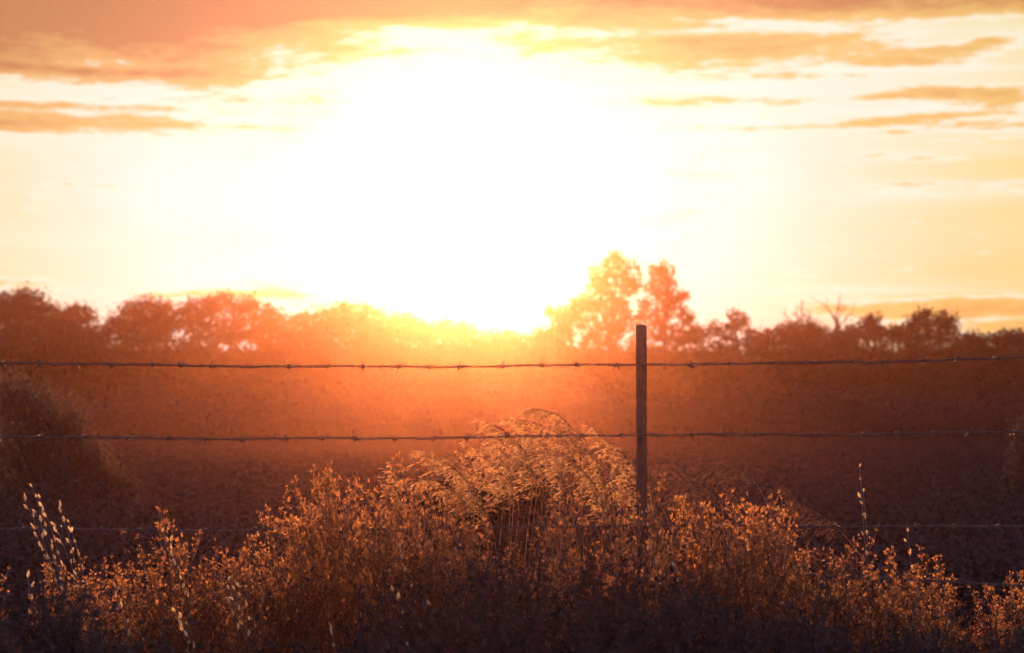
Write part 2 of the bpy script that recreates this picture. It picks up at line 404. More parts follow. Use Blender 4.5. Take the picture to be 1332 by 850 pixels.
make_tree('sapling', 'spiky sapling just right of the airy trees', 'tree', 61, 958,
          [(956, 412, 5, 8), (966, 418, 6, 8), (958, 426, 12, 8), (945, 432, 12, 8), (930, 428, 7, 8), (916, 430, 7, 7), (975, 434, 8, 7), (905, 438, 10, 8), (940, 448, 40, 12), (940, 470, 50, 20)] + LOW(895, 985, 505, 3), 22, group=G1, lsize=0.10, ncl=1.1, spread=0.09, per=14)
make_tree('broadleaf_tree', 'broad low tree below the bare branches', 'tree', 64, 1030,
          [(1040, 430, 20, 9), (1015, 438, 20, 10), (1058, 436, 16, 11), (990, 444, 14, 9), (1030, 455, 50, 16), (1030, 475, 55, 20)] + LOW(975, 1080, 505, 3), 23, group=G1, lsize=0.12, ncl=2.0, spread=0.13)
make_tree('broadleaf_tree', 'bushy tree with upright sprigs beside the bare branches', 'tree', 63, 1120,
          [(1102, 436, 14, 12), (1135, 418, 7, 8), (1128, 428, 12, 9), (1142, 432, 8, 9), (1090, 442, 12, 10), (1160, 436, 12, 10), (1118, 450, 40, 14), (1120, 475, 50, 20)] + LOW(1075, 1175, 505, 3), 24, group=G1, lsize=0.11, ncl=2.3, spread=0.10, per=14)
make_tree('broadleaf_tree', 'two pronged feathery tree near the right end of the line', 'tree', 63, 1210,
          [(1196, 418, 8, 9), (1202, 410, 5, 6), (1186, 424, 6, 9), (1225, 416, 9, 9), (1236, 424, 9, 10), (1218, 428, 14, 9), (1195, 434, 14, 10), (1175, 436, 10, 9), (1210, 450, 40, 14), (1210, 475, 50, 20)] + LOW(1165, 1255, 505, 3), 25, group=G1, lsize=0.11, ncl=2.2, spread=0.10, per=14)
make_tree('broadleaf_tree', 'low dark tree at the right just past the feathery one', 'tree', 65, 1265,
          [(1258, 442, 10, 8), (1275, 444, 9, 7), (1265, 454, 24, 10), (1265, 475, 34, 20)] + LOW(1245, 1295, 505, 2), 26, group=G1, lsize=0.12, ncl=2.0, spread=0.11)
make_tree('broadleaf_tree', 'last tree at the right end of the treeline', 'tree', 64, 1325,
          [(1300, 440, 10, 7), (1322, 437, 8, 6), (1315, 446, 20, 9), (1345, 448, 20, 10), (1325, 470, 44, 20)] + LOW(1290, 1375, 505, 3), 27, group=G1, lsize=0.12, ncl=2.0, spread=0.11)

def bare_tree(label, D, bx, tip_list, seed, by=455):
    rng = np.random.default_rng(seed)
    base = P(bx, 540, D); base[2] = -0.1
    root = empty('bare_tree', tuple(base)); tag(root, label, 'tree', 'bare trees in the treeline')
    mb = MB(); bm = MB()
    st = P(bx, by, D) - base
    mb.tube(np.array([[0, 0, 0], st * 0.5 + [0.05, 0, 0], st]), [0.09, 0.07, 0.055], 6)
    for (x, y, via) in tip_list:
        e = P(x, y, D) - base
        vv = P(via[0], via[1], D) - base
        w = np.linspace(0, 1, 8)[:, None]
        pl = (1 - w) ** 2 * st + 2 * w * (1 - w) * vv + w ** 2 * e
        pl[1:-1] += rng.normal(size=(6, 3)) * 0.025
        bm.tube(pl, np.linspace(0.045, 0.012, 8), 4)
        for j in range(7):
            i = rng.integers(3, 8); dd = (e - vv); dd = dd / np.linalg.norm(dd) + rng.normal(size=3) * 0.65
            L = rng.uniform(0.15, 0.5); dd = dd / np.linalg.norm(dd) * L
            bm.tube(np.array([pl[i], pl[i] + dd * 0.5 + rng.normal(size=3) * 0.03, pl[i] + dd]), [0.014, 0.010, 0.006], 3)
    mb.build('trunk', M['bark'], root); bm.build('branches', M['bark'], root)
bare_tree('thin bare tree with fine upright twigs above the broad low tree', 67, 1040,
          [(1043, 390, (1046, 420)), (1036, 402, (1036, 420)), (1055, 410, (1048, 425)), (1022, 410, (1040, 425)), (1062, 414, (1052, 430))], 31)
bare_tree('bare tree with a long crooked branch pointing right', 67, 1088,
          [(1108, 408, (1086, 420)), (1070, 394, (1094, 412)), (1091, 392, (1084, 410)), (1098, 402, (1086, 415))], 32)

# woods behind the line: one far-off mass
rng = np.random.default_rng(77)
wx = []
for k in range(420):
    x = rng.uniform(-420, 1750); d = rng.uniform(72, 84)
    top = 462 + rng.uniform(-6, 14)
    c = P(x, top, d); wx.append((c, rng.uniform(1.2, 2.2)))
ctr = []
for c, r in wx:
    n = 640
    u = rng.normal(size=(n, 3)); u /= np.linalg.norm(u, axis=1)[:, None]
    p = c + u * np.array([r, r * 0.8, 0]) * rng.uniform(0.3, 1, (n, 1))
    p[:, 2] = rng.uniform(0.0, c[2], n) + np.abs(u[:, 2]) * 0.0
    ctr.append(p)
ctr = np.concatenate(ctr)
wm_ = MB(); wm_.leaves(ctr, rng.normal(size=ctr.shape), 0.36 * rng.uniform(0.6, 1.2, len(ctr)), 0.26, rng)
sc_ = []; sc2 = []
for k in range(1150):
    d = rng.uniform(46, 66); x = rng.uniform(-500, 1850); top = 505 + 40 * rng.random() - 38 * max(0, math.sin(x * 0.021 + d * 0.35)) * rng.random()
    c = P(x, top, d); n = 190
    u = rng.normal(size=(n, 3)); u /= np.linalg.norm(u, axis=1)[:, None]
    rr_ = rng.uniform(0.6, 1.4)
    p = np.stack([c[0] + u[:, 0] * rr_, d + u[:, 1] * rr_, c[2] * rng.random(n) ** 0.6 * (1 - 0.4 * u[:, 0] ** 2)], 1); sc_.append(p)
for k in range(2600):
    d = 8.6 + 36 * rng.random() ** 1.3; x = (rng.random() - 0.5) * (d * 0.66 + 2)
    h = rng.uniform(0.30, 0.62) * min(1.0, 0.55 + (d - 8.6) / 12)
    n = 230; u = rng.normal(size=(n, 3)); u /= np.linalg.norm(u, axis=1)[:, None]
    p = np.stack([x + u[:, 0] * 0.45, d + u[:, 1] * 0.45, h * rng.random(n) ** 0.5 * (1 - 0.4 * u[:, 0] ** 2)], 1); sc2.append(p)
sc2 = np.concatenate(sc2)
sc_ = np.concatenate(sc_)
sm_ = MB(); sm_.leaves(sc_, rng.normal(size=sc_.shape), 0.11 * rng.uniform(0.6, 1.2, len(sc_)), 0.07, rng)
sm_.leaves(sc2, rng.normal(size=sc2.shape) + np.array([0, 0, 0.5]), 0.045 * rng.uniform(0.6, 1.2, len(sc2)), 0.026, rng)
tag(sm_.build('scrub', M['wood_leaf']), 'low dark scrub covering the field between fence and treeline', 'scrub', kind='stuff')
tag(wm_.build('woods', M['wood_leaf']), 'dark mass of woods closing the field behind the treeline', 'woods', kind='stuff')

# ------------------------------------------------------------------ field between fence and trees
rng = np.random.default_rng(8)
n = 60000
dd = 9 + 58 * rng.random(n) ** 1.3
xx = (rng.random(n) - 0.5) * (dd * 0.72 + 6)
bp = np.stack([xx, dd, np.full(n, -0.06)], 1)
lean = rng.normal(size=(n, 3)) * 0.28 + np.array([0, 0, 1.0])
gm = MB(); hgt = (0.3 + 0.35 * rng.random(n)) * np.clip((dd - 7) / 28, 0.2, 1)
gm.leaves(bp, lean, hgt, 0.010 + dd * 0.0008, rng)
tag(gm.build('grass', M['grass']), 'rough uncut grass covering the shaded field', 'grass', kind='stuff')

# ------------------------------------------------------------------ fence
FD = 6.5
fence = empty('barbed_wire_fence', tuple(P(834, 540, FD) * np.array([1, 1, 0])))
tag(fence, 'barbed wire fence with four sagging strands on a steel post', 'fence')
FO = np.array(fence.location)
ptop = P(834, 422, FD)
def post_mb(h, seed):
    rng = np.random.default_rng(seed)
    mb = MB()
    # T section: flange towards the camera, web behind
    zs = np.linspace(-0.25, h, 24)
    prof = [(-0.0175, 0.0), (0.0175, 0.0), (0.0175, 0.005), (0.003, 0.007), (0.0022, 0.034), (-0.0022, 0.034), (-0.003, 0.007), (-0.0175, 0.005)]
    vs = []
    for i, z in enumerate(zs):
        for (x, y) in prof:
            zz = z
            if i == len(zs) - 1: zz = z - 0.004 * (x > 0.01) - 0.002 * (x < -0.01)
            vs.append((x + 0.0015 * math.sin(z * 3.1 + 1), y + 0.003 * math.sin(z * 2.0), zz))
    q = []; m = len(prof)
    for i in range(len(zs) - 1):
        for k in range(m):
            k2 = (k + 1) % m
            q.append((i * m + k, i * m + k2, (i + 1) * m + k2, (i + 1) * m + k))
    b = (len(zs) - 1) * m
    mb.add(vs, q + [(b, b + 1, b + 2, b + 7), (b + 2, b + 3, b + 6, b + 7), (b + 3, b + 4, b + 5, b + 6)])
    return mb
post = post_mb(ptop[2], 1).build('fence_post', M['post'], fence)
post.location = tuple(ptop * np.array([1, 1, 0]) - FO)
post.rotation_euler = (0, math.radians(0.1), 0)
for px_ in (-3.05, 3.05):
    p2 = post.copy(); C.objects.link(p2); p2.parent = fence
    p2.location = (post.location[0] + px_, post.location[1] + 0.02, 0)

def barb_mb(seed):
    rng = np.random.default_rng(seed)
    mb = MB()
    # two short wires wrapped round the strand, four points sticking out
    for s, x0 in ((1, -0.0045), (-1, 0.0025)):
        a = np.linspace(0, 2.3 * math.pi, 15)
        cx = x0 + a * 0.0008
        a0 = rng.uniform(0, 6.28)
        coil = np.stack([cx, 0.0066 * np.cos(a + a0), 0.0066 * np.sin(a + a0)], 1)
        e0 = coil[0] + np.array([-0.007 * s, 0.014 * np.cos(a0 + 1.6), 0.018 * np.sin(a0 + 1.6) * s])
        e1 = coil[-1] + np.array([0.008 * s, 0.014 * np.cos(a[-1] + a0 + 1.3), 0.019 * np.sin(a[-1] + a0 + 1.3)])
        pl = np.vstack([e0, coil, e1])
        mb.tube(pl, [0.0010] + [0.0018] * 15 + [0.0010], 5)
    return mb
barbs = [barb_mb(40 + i).mesh('barb', M['wire'], True) for i in range(5)]
# (photo y at x=0, post, x=1332 ; sag)
wires = [((472, 474.5, 466), 'top strand of barbed wire', 0.0), ((568, 565.5, 562), 'second strand of barbed wire', 0.0),
         ((688, 683, 684), 'third strand of barbed wire among the seed heads', 0.0), ((804, 735, 762), 'lowest strand of barbed wire hidden in the brush', 0.0)]
rngw = np.random.default_rng(3)
for wi, (ys_, lab, _) in enumerate(wires):
    zl, zp, zr = P(0, ys_[0], FD)[2], P(834, ys_[1], FD)[2], P(1332, ys_[2], FD)[2]
    xl, xp, xr = P(0, 0, FD)[0], P(834, 0, FD)[0], P(1332, 0, FD)[0]
    def zat(x):
        if x < xp:
            s = (xp - x) / (xp - xl); base = zp + (zl - zp) * s
            return base - 0.010 * math.sin(math.pi * min(s, 1.0))
        s = (x - xp) / (xr - xp)
        return zp + (zr - zp) * s - 0.004 * math.sin(math.pi * min(s, 1.0))
    x0, x1 = xp - 3.05, xp + 3.05
    N = 1500
    xs_ = np.linspace(x0, x1, N)
    zz = np.array([zat(x) for x in xs_]) + 0.0015 * np.sin(xs_ * 9 + wi) + 0.0008 * np.sin(xs_ * 31 + wi)
    ph = 2 * math.pi * xs_ / 0.07 + 2.0 * np.sin(xs_ * 1.3)
    yy = np.full(N, FD - 0.006)
    mb = MB()
    for k in (0, math.pi):
        mb.tube(np.stack([xs_, yy + 0.0024 * np.cos(ph + k), zz + 0.0027 * np.sin(ph + k)], 1) - FO, 0.0020, 5)
    w = mb.build('barbed_wire', M['wire'], fence, True); w['label'] = lab
    bx = x0 + 0.05 + rngw.random() * 0.08
    while bx < x1:
        if abs(bx - xp) > 0.03:
            b = bpy.data.objects.new('barb', barbs[rngw.integers(5)]); C.objects.link(b); b.parent = w
            b.location = tuple(np.array([bx, FD - 0.006, zat(bx) + 0.0015 * math.sin(bx * 9 + wi)]) - FO)
            b.rotation_euler = (rngw.random() * 6.28, 0, math.pi * rngw.integers(2))
        bx += 0.125 + rngw.normal() * 0.012
    # tie clip on the post
    cmb = MB(); a = np.linspace(-0.3, math.pi + 0.3, 14)
    cmb.tube(np.stack([np.cos(a) * 0.0215, -0.009 - 0.0 * a + 0.004 - np.sin(a) * 0.004, 0.006 * np.sin(a * 2)], 1), 0.0013, 5)
    cl_ = cmb.build('wire_clip', M['wire'], fence, True); cl_.location = tuple(np.array([xp, FD - 0.004, zp]) - FO)

# ------------------------------------------------------------------ plants along the fence
def curve(p0, d0, L, bend, n=6):
    """a stem curving from direction d0 towards bend"""
    p = [np.array(p0, float)]; d = np.array(d0, float); d /= np.linalg.norm(d)
    for i in range(n):
        d = d + np.array(bend) / n; d /= np.linalg.norm(d)
        p.append(p[-1] + d * L / n)
    return np.array(p)

def weed_variant(seed, H=0.9, spread=0.16):
    """dried branching weed: returns meshes (stem, seed heads, foliage)"""
    rng = np.random.default_rng(seed)
    S, K, L = MB(), MB(), MB()
    main = curve((0, 0, 0), (rng.normal() * 0.06, rng.normal() * 0.06, 1), H * 0.86, (rng.normal() * 0.2, rng.normal() * 0.1, 0), 14)
    S.tube(main, np.linspace(0.0034, 0.0015, 15), 4)
    def head(p, d, sc=1.0):
        # open dry calyx: a few short bracts splayed round the tip
        n = rng.integers(5, 9)
        dd = d[None] + rng.normal(size=(n, 3)) * 0.36
        K.leaves(np.repeat(p[None], n, 0), dd, rng.uniform(0.009, 0.020, n) * sc, 0.0023 * sc, rng)
    nb = rng.integers(9, 14)
    for b in range(nb):
        f = 0.45 + 0.55 * (b + rng.random() * 0.6) / nb
        i = min(int(f * 14), 13); p = main[i] + (main[i + 1] - main[i]) * (f * 14 - i)
        a = b * 2.4 + rng.normal() * 0.4
        out = np.array([math.cos(a), math.sin(a), 0.7 + rng.random() * 0.5])
        Lb = spread * (1.35 - f * 0.75) * rng.uniform(0.7, 1.3) * 1.25
        br = curve(p, out, Lb, (0, 0, 1.3), 7)
        S.tube(br, np.linspace(0.0017, 0.0009, 8), 3)
        nt_ = rng.integers(6, 10)
        for j in range(nt_):
            i2 = rng.integers(2, 8); q = br[i2]
            a2 = rng.random() * 6.28
            o2 = (br[i2] - br[i2 - 1]); o2 = o2 / np.linalg.norm(o2) + np.array([math.cos(a2), math.sin(a2), 0.3]) * 0.75
            tw = curve(q, o2, rng.uniform(0.02, 0.055), (0, 0, 0.9), 3)
            S.tube(tw, [0.0010, 0.0009, 0.0008, 0.0007], 3, False)
            head(tw[-1], (tw[-1] - tw[-2]) / np.linalg.norm(tw[-1] - tw[-2]))
            if rng.random() < 0.6:
                o3 = (tw[2] - tw[1]) / np.linalg.norm(tw[2] - tw[1]) + rng.normal(size=3) * 0.5
                t3 = curve(tw[1], o3, 0.022, (0, 0, 0.6), 2)
                S.tube(t3, [0.0009, 0.0008, 0.0007], 3, False); head(t3[-1], (t3[-1] - t3[-2]) / np.linalg.norm(t3[-1] - t3[-2]), 0.85)
        head(br[-1], (br[-1] - br[-2]) / np.linalg.norm(br[-1] - br[-2]))
    head(main[-1], np.array([0, 0, 1.0]), 1.2)
    n = 90
    f = rng.uniform(0.15, 0.95, n); ii = np.minimum((f * 14).astype(int), 13)
    pts = main[ii]; a = rng.random(n) * 6.28
    dr = np.stack([np.cos(a), np.sin(a), rng.uniform(-0.6, 0.6, n)], 1)
    L.leaves(pts + dr * 0.003, dr, rng.uniform(0.015, 0.035, n), 0.0026, rng)
    return (S.mesh('stem', M['stem']), K.mesh('seed_heads', M['seed']), L.mesh('leaves', M['weed_leaf']))
weeds = [weed_variant(100 + i, 0.9, 0.15 + 0.02 * (i % 3)) for i in range(7)]

def place_weed(vi, x, ytop, D, rz, label, group=None, cat='weed', lean=0.0):
    tp = P(x, ytop, D); h = tp[2] + 0.04
    r = empty('seeding_weed', (tp[0] - lean * h, D, -0.04), rz)
    r.scale = (1, 1, 1)
    s = h / 0.9
    r.scale = (0.6 * s + 0.4, 0.6 * s + 0.4, s)
    tag(r, label, cat, group)
    for nm, me in zip(('stem', 'seed_heads', 'leaves'), weeds[vi]):
        o = bpy.data.objects.new(nm, me); C.objects.link(o); o.parent = r
    return r

GW = 'branching seed weeds along the fence'
prominent = [
    (0, 362, 632, 6.35, 0.3, 'sparse forked seed weed, the farthest left of those rising clear of the brush'),
    (1, 412, 622, 6.4, 1.9, 'two headed seed weed between the far left one and the tallest weed'),
    (2, 452, 596, 6.4, 4.0, 'tallest branching seed weed, its bright heads against the orange glow'),
    (3, 487, 600, 6.6, 2.2, 'slender seed weed touching the right side of the tallest branching weed'),
    (4, 520, 618, 6.5, 5.1, 'thick headed seed weed between the tallest weed and the plume grass'),
    (5, 556, 628, 6.45, 0.9, 'seed weed standing in front of the leftmost grass plumes'),
    (6, 617, 660, 6.2, 3.3, 'short seed weed in front of the dark shrub under the plumes'),
    (2, 790, 612, 6.25, 5.7, 'wide armed seed weed just left of the post with open forked twigs'),
    (0, 735, 645, 6.2, 1.2, 'low seed weed below the plumes left of the wide armed weed'),
    (4, 892, 632, 6.7, 2.7, 'forked seed weed right of the post rising above its neighbours'),
    (1, 862, 660, 6.3, 0.1, 'seed weed standing close against the right side of the post'),
    (5, 935, 655, 6.6, 3.9, 'rounded seed weed second clear one to the right of the post'),
    (3, 1045, 662, 6.7, 4.4, 'curved reddish seed weed right of the faint grass plumes'),
]
for a in prominent: place_weed(*a, group=GW)
for k, (x, y) in enumerate([(385, 648), (400, 636), (432, 612), (440, 624), (466, 606), (476, 622), (500, 612), (508, 632), (535, 622), (545, 640), (570, 648), (590, 662), (655, 672), (690, 678), (760, 640), (806, 634), (825, 650), (880, 648), (915, 640), (950, 640), (975, 648)]):
    place_weed(k % 7, x, y, 6.2 + 0.07 * (k % 8), k * 1.9, 'dry branching weed packed among the taller seed weeds either side of the plumes', 'weeds packed round the grass plumes', lean=0.05 * math.sin(k * 2.3))
prof = np.array([(-200, 720), (0, 750), (60, 728), (120, 702), (170, 700), (230, 672), (270, 672), (300, 690), (350, 676), (400, 655), (450, 632), (500, 630), (560, 645), (620, 690), (700, 705), (760, 680),
                 (830, 690), (870, 660), (900, 642), (960, 642), (1000, 642), (1050, 668), (1100, 672), (1150, 688), (1190, 715), (1250, 732), (1332, 732), (1530, 740)], float)
rng = np.random.default_rng(21)
for k in range(84):
    x = -60 + 1450 * (k + rng.random()) / 84
    y = np.interp(x, prof[:, 0], prof[:, 1]) + rng.uniform(-4, 46)
    if 560 < x < 735: y += 15
    place_weed(int(rng.integers(7)), x, y, rng.uniform(5.9, 6.9), rng.random() * 6.28, 'dry branching weed in the tangle that fills the fence line', 'dry weeds of the fence line tangle', lean=rng.normal() * 0.08)

# the tangle itself: baked sprigs, uncountable
def sprig(seed, leafy=True):
    rng = np.random.default_rng(seed); mb = MB()
    for k in range(4):
        a = rng.random() * 6.28
        br = curve((rng.normal() * 0.01, rng.normal() * 0.01, -0.05), (math.cos(a) * 0.45, math.sin(a) * 0.45, 1), rng.uniform(0.12, 0.2), (0, 0, 0.5), 5)
        mb.tube(br, np.linspace(0.0014, 0.0007, 6), 3, False)
        n = 11
        i = rng.integers(1, 6, n); dr = rng.normal(size=(n, 3)) + np.array([0, 0, 0.6])
        mb.leaves(br[i], dr, rng.uniform(0.007, 0.018, n), rng.uniform(0.0018, 0.005, n), rng)
        n = 6
        mb.leaves(np.repeat(br[-1][None], n, 0), rng.normal(size=(n, 3)) * 0.7 + np.array([0, 0, 1.0]), rng.uniform(0.008, 0.015, n), 0.0024, rng)
    return mb.data()
def wisp_sprig(seed):
    # a tuft of fine forked grass heads, nearly all thread
    rng = np.random.default_rng(seed); mb = MB()
    for k in range(9):
        a = rng.random() * 6.28
        br = curve((rng.normal() * 0.012, rng.normal() * 0.012, -0.06), (math.cos(a) * 0.4, math.sin(a) * 0.4, 1), rng.uniform(0.12, 0.24), (math.cos(a) * 0.6 - 0.3, math.sin(a) * 0.6, -0.5), 6)
        mb.tube(br, np.linspace(0.0009, 0.0004, 7), 3, False)
        n = 14; f = rng.uniform(2.5, 5.99, n); i0 = f.astype(int)
        q = br[i0] + (br[i0 + 1] - br[i0]) * (f - i0)[:, None]; dd = br[i0 + 1] - br[i0]; dd /= np.linalg.norm(dd, axis=1)[:, None]
        mb.leaves(q, dd + rng.normal(size=(n, 3)) * 0.4, rng.uniform(0.008, 0.02, n), rng.uniform(0.001, 0.002, n), rng)
    return mb.data()
sprigs = [sprig(300 + i) for i in range(4)] + [wisp_sprig(320 + i) for i in range(5)]
def thicket(name, mat, profile, n, d0, d1, jit, x0, x1, seed, label, sc=(0.8, 1.5), fill=1.6, data=None, top_bias=0.35):
    rng = np.random.default_rng(seed)
    x = rng.uniform(x0, x1, n); d = rng.uniform(d0, d1, n)
    lump = 14 * np.sin(x * 0.045 + 1.3) + 9 * np.sin(x * 0.13 + 0.4) + 6 * np.sin(x * 0.31 + d * 5)
    yt = np.interp(x, profile[:, 0], profile[:, 1]) + jit * np.abs(rng.normal(size=n)) + lump * 0.8 + 12
    h = np.array([P(a, b, c)[2] for a, b, c in zip(x, yt, d)])
    wx_ = np.array([P(a, 500, c)[0] for a, c in zip(x, d)])
    z = h * (1 - top_bias * rng.random(n) ** 0.8 * fill) - 0.12
    keep = (z > -0.05) & (h > 0.05)
    pos = np.stack([wx_, d, z], 1)[keep]
    mb = MB()
    which = rng.integers(0, len(data), len(pos))
    for w in range(len(data)):
        s = pos[which == w]; m = len(s)
        mb.baked(data[w], s, rng.random(m) * 6.28, rng.uniform(sc[0], sc[1], m), rng.normal(size=(m, 2)) * 0.25)
    nb_ = 700 if name == 'brush' else 0
    for k in rng.integers(0, len(pos), nb_):               # loose dead blades leaning through the tangle
        a = rng.uniform(0, 6.28); b0 = pos[k] + np.array([rng.normal() * 0.05, 0, -0.1])
        lf = curve(b0, (math.cos(a) * 0.6, math.sin(a) * 0.6, 1), rng.uniform(0.15, 0.36), (math.cos(a) * 1.3, math.sin(a) * 1.3, -rng.uniform(0.4, 1.8)), 7)
        wv = np.linspace(0.0028, 0.0004, 8)[:, None] * np.array([-math.sin(a), math.cos(a), 0.3])
        mb.add(np.stack([lf - wv, lf + wv], 1).reshape(-1, 3), [(2 * j, 2 * j + 1, 2 * j + 3, 2 * j + 2) for j in range(7)])
    return tag(mb.build(name, M[mat]), label, name.replace('_', ' '), kind='stuff')
thicket('brush', 'weed_leaf', prof + np.array([0, 22]), 2300, 5.95, 6.8, 26, -300, 1620, 61, 'tangled dry brush catching the low sun along the fence', data=sprigs, fill=1.9, top_bias=0.42)
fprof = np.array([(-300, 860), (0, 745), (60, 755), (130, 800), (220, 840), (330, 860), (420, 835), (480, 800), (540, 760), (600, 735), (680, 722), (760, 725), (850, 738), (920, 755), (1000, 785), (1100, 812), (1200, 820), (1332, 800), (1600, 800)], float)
def dark_sprig(seed):
    rng = np.random.default_rng(seed); mb = MB()
    for k in range(5):
        a = rng.random() * 6.28
        br = curve((0, 0, -0.05), (math.cos(a) * 0.6, math.sin(a) * 0.6, 1), rng.uniform(0.1, 0.17), (0, 0, 0.3), 4)
        mb.tube(br, np.linspace(0.0016, 0.0008, 5), 3, False)
        n = 9; i = rng.integers(1, 5, n)
        mb.leaves(br[i], rng.normal(size=(n, 3)) + np.array([0, 0, 0.2]), rng.uniform(0.012, 0.026, n), rng.uniform(0.005, 0.010, n), rng)
    return mb.data()
dsp = [dark_sprig(400 + i) for i in range(4)]
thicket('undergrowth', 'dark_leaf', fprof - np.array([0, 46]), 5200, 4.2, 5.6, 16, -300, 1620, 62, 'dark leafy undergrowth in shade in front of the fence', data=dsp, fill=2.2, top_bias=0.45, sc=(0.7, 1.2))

# ------------------------------------------------------------------ plume grass
def plume_variant(seed, shade_tint=False):
    """one tall stalk, arching to -x at the top, its drooping plume of fine spikelets; tip height about 1"""
    rng = np.random.default_rng(seed)
    S, K, L = MB(), MB(), MB()
    arch = rng.uniform(0.3, 1.35); sag = rng.uniform(0.6, 1.5)
    lower = curve((0, 0, 0), (rng.normal() * 0.10, rng.normal() * 0.06, 1), 0.72, (-0.12 + rng.normal() * 0.15, 0, 0), 6)
    up = curve(lower[-1], lower[-1] - lower[-2], 0.31, (-1.7 * arch, rng.normal() * 0.15, -0.6 * arch), 12)
    st = np.vstack([lower, up[1:]])
    S.tube(st, np.linspace(0.0028, 0.0007, len(st)), 4)
    for i in range(1, 13):
        p = up[i]; tn = up[i] - up[i - 1]; tn /= np.linalg.norm(tn)
        Lp = 0.125 * rng.uniform(0.5, 1.25) * math.sin(math.pi * min(1.0, (i + 1.5) / 12.5)) ** 0.7 * rng.uniform(0.7, 1.2) + 0.025
        for k in range(4):
            a = rng.random() * 6.28
            side = np.array([-0.5, math.sin(a) * 0.9, math.cos(a) * 0.9])
            pd = curve(p + tn * rng.uniform(-0.02, 0.02), tn * 0.9 + side * 0.75, Lp * rng.uniform(0.6, 1.1), (-0.7 + rng.normal() * 0.3, rng.normal() * 0.3, -1.0 * sag), 6)
            S.tube(pd, np.linspace(0.0007, 0.0004, 7), 3, False)
            n = 11; f = rng.uniform(0.25, 1.0, n) * 5.99; i0 = f.astype(int)
            q = pd[i0] + (pd[i0 + 1] - pd[i0]) * (f - i0)[:, None]
            dd = (pd[i0 + 1] - pd[i0]); dd /= np.linalg.norm(dd, axis=1)[:, None]
            dd = dd + rng.normal(size=(n, 3)) * 0.32 + np.array([-0.15, 0, -0.15])
            K.leaves(q, dd, rng.uniform(0.010, 0.022, n), rng.uniform(0.0015, 0.0027, n), rng)
    LB = []
    for k in range(4):
        L = MB(); LB.append(L)
        i = rng.integers(0, 5); a = rng.uniform(0, 6.28)
        lf = curve(lower[i], (math.cos(a) * 0.5, math.sin(a) * 0.5, 1), rng.uniform(0.25, 0.4), (math.cos(a) * 1.2, math.sin(a) * 1.2, -1.3), 8)
        wv = np.linspace(0.006, 0.001, 9)[:, None] * np.array([-math.sin(a), math.cos(a), 0.2])
        vs = np.stack([lf - wv, lf + wv], 1).reshape(-1, 3)
        L.add(vs, [(2 * j, 2 * j + 1, 2 * j + 3, 2 * j + 2) for j in range(8)])
    return (S.mesh('stalk', M['stem']), K.mesh('plume_fronds', M['shaded_straw' if shade_tint else 'straw']), *[b_.mesh('blade', M['grass']) for b_ in LB]), st
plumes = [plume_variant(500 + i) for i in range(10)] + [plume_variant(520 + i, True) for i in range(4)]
def place_plume(vi, x, y, D, rz, label, group):
    (ms, st) = plumes[vi]
    ap = st[np.argmax(st[:, 2])]                       # highest point of the arch
    tp = P(x, y, D); s = (tp[2] + 0.03) / ap[2]
    c, s_n = math.cos(rz), math.sin(rz)
    ox, oy = (ap[0] * c - ap[1] * s_n) * s, (ap[0] * s_n + ap[1] * c) * s
    r = empty('plume_grass', (tp[0] - ox, D - oy, -0.03), rz); r.scale = (s, s, s)
    tag(r, label, 'grass stalk', group, 'thing')
    for nm, me in zip(('stalk', 'plume_fronds', 'blade', 'blade', 'blade', 'blade'), ms):
        o = bpy.data.objects.new(nm, me); C.objects.link(o); o.parent = r
rng = np.random.default_rng(55)
GP = 'feathery grass plumes left of the post'
single = [(628, 548, 7.1, 'bright feathery plume drooping at the upper left of the grass clump'),
          (700, 533, 7.4, 'thin high plume arching above the gap in the grass clump'),
          (768, 556, 7.3, 'feathery plume arching nearest the post in the glow'),
          (545, 588, 7.0, 'low feathery plume reaching farthest left out of the clump')]
for k, (x, y, D, lb) in enumerate(single): place_plume(k, x, y, D, rng.normal() * 0.3, lb, GP)
tips = [(575, 594), (510, 604), (600, 590), (645, 556), (672, 552), (655, 566), (612, 578), (700, 582), (688, 566), (738, 562), (748, 580), (790, 574), (775, 596),
        (808, 594), (725, 604), (628, 598), (590, 612), (815, 616), (670, 590), (540, 624), (570, 640), (600, 634), (760, 622), (800, 636), (660, 545), (722, 556), (635, 584)]
for k, (x, y) in enumerate(tips):
    place_plume(int(rng.integers(10)), x, y, rng.uniform(6.9, 7.7), rng.normal() * 0.75, 'feathery plume in the packed grass clump left of the post', GP)
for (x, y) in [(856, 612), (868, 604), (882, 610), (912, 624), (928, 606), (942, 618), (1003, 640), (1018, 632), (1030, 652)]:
    place_plume(int(rng.integers(10, 14)), x, y, rng.uniform(7.4, 8.2), rng.normal() * 0.8, 'shade-coloured grass plume standing behind the weeds right of the post', 'dim plumes right of the post')

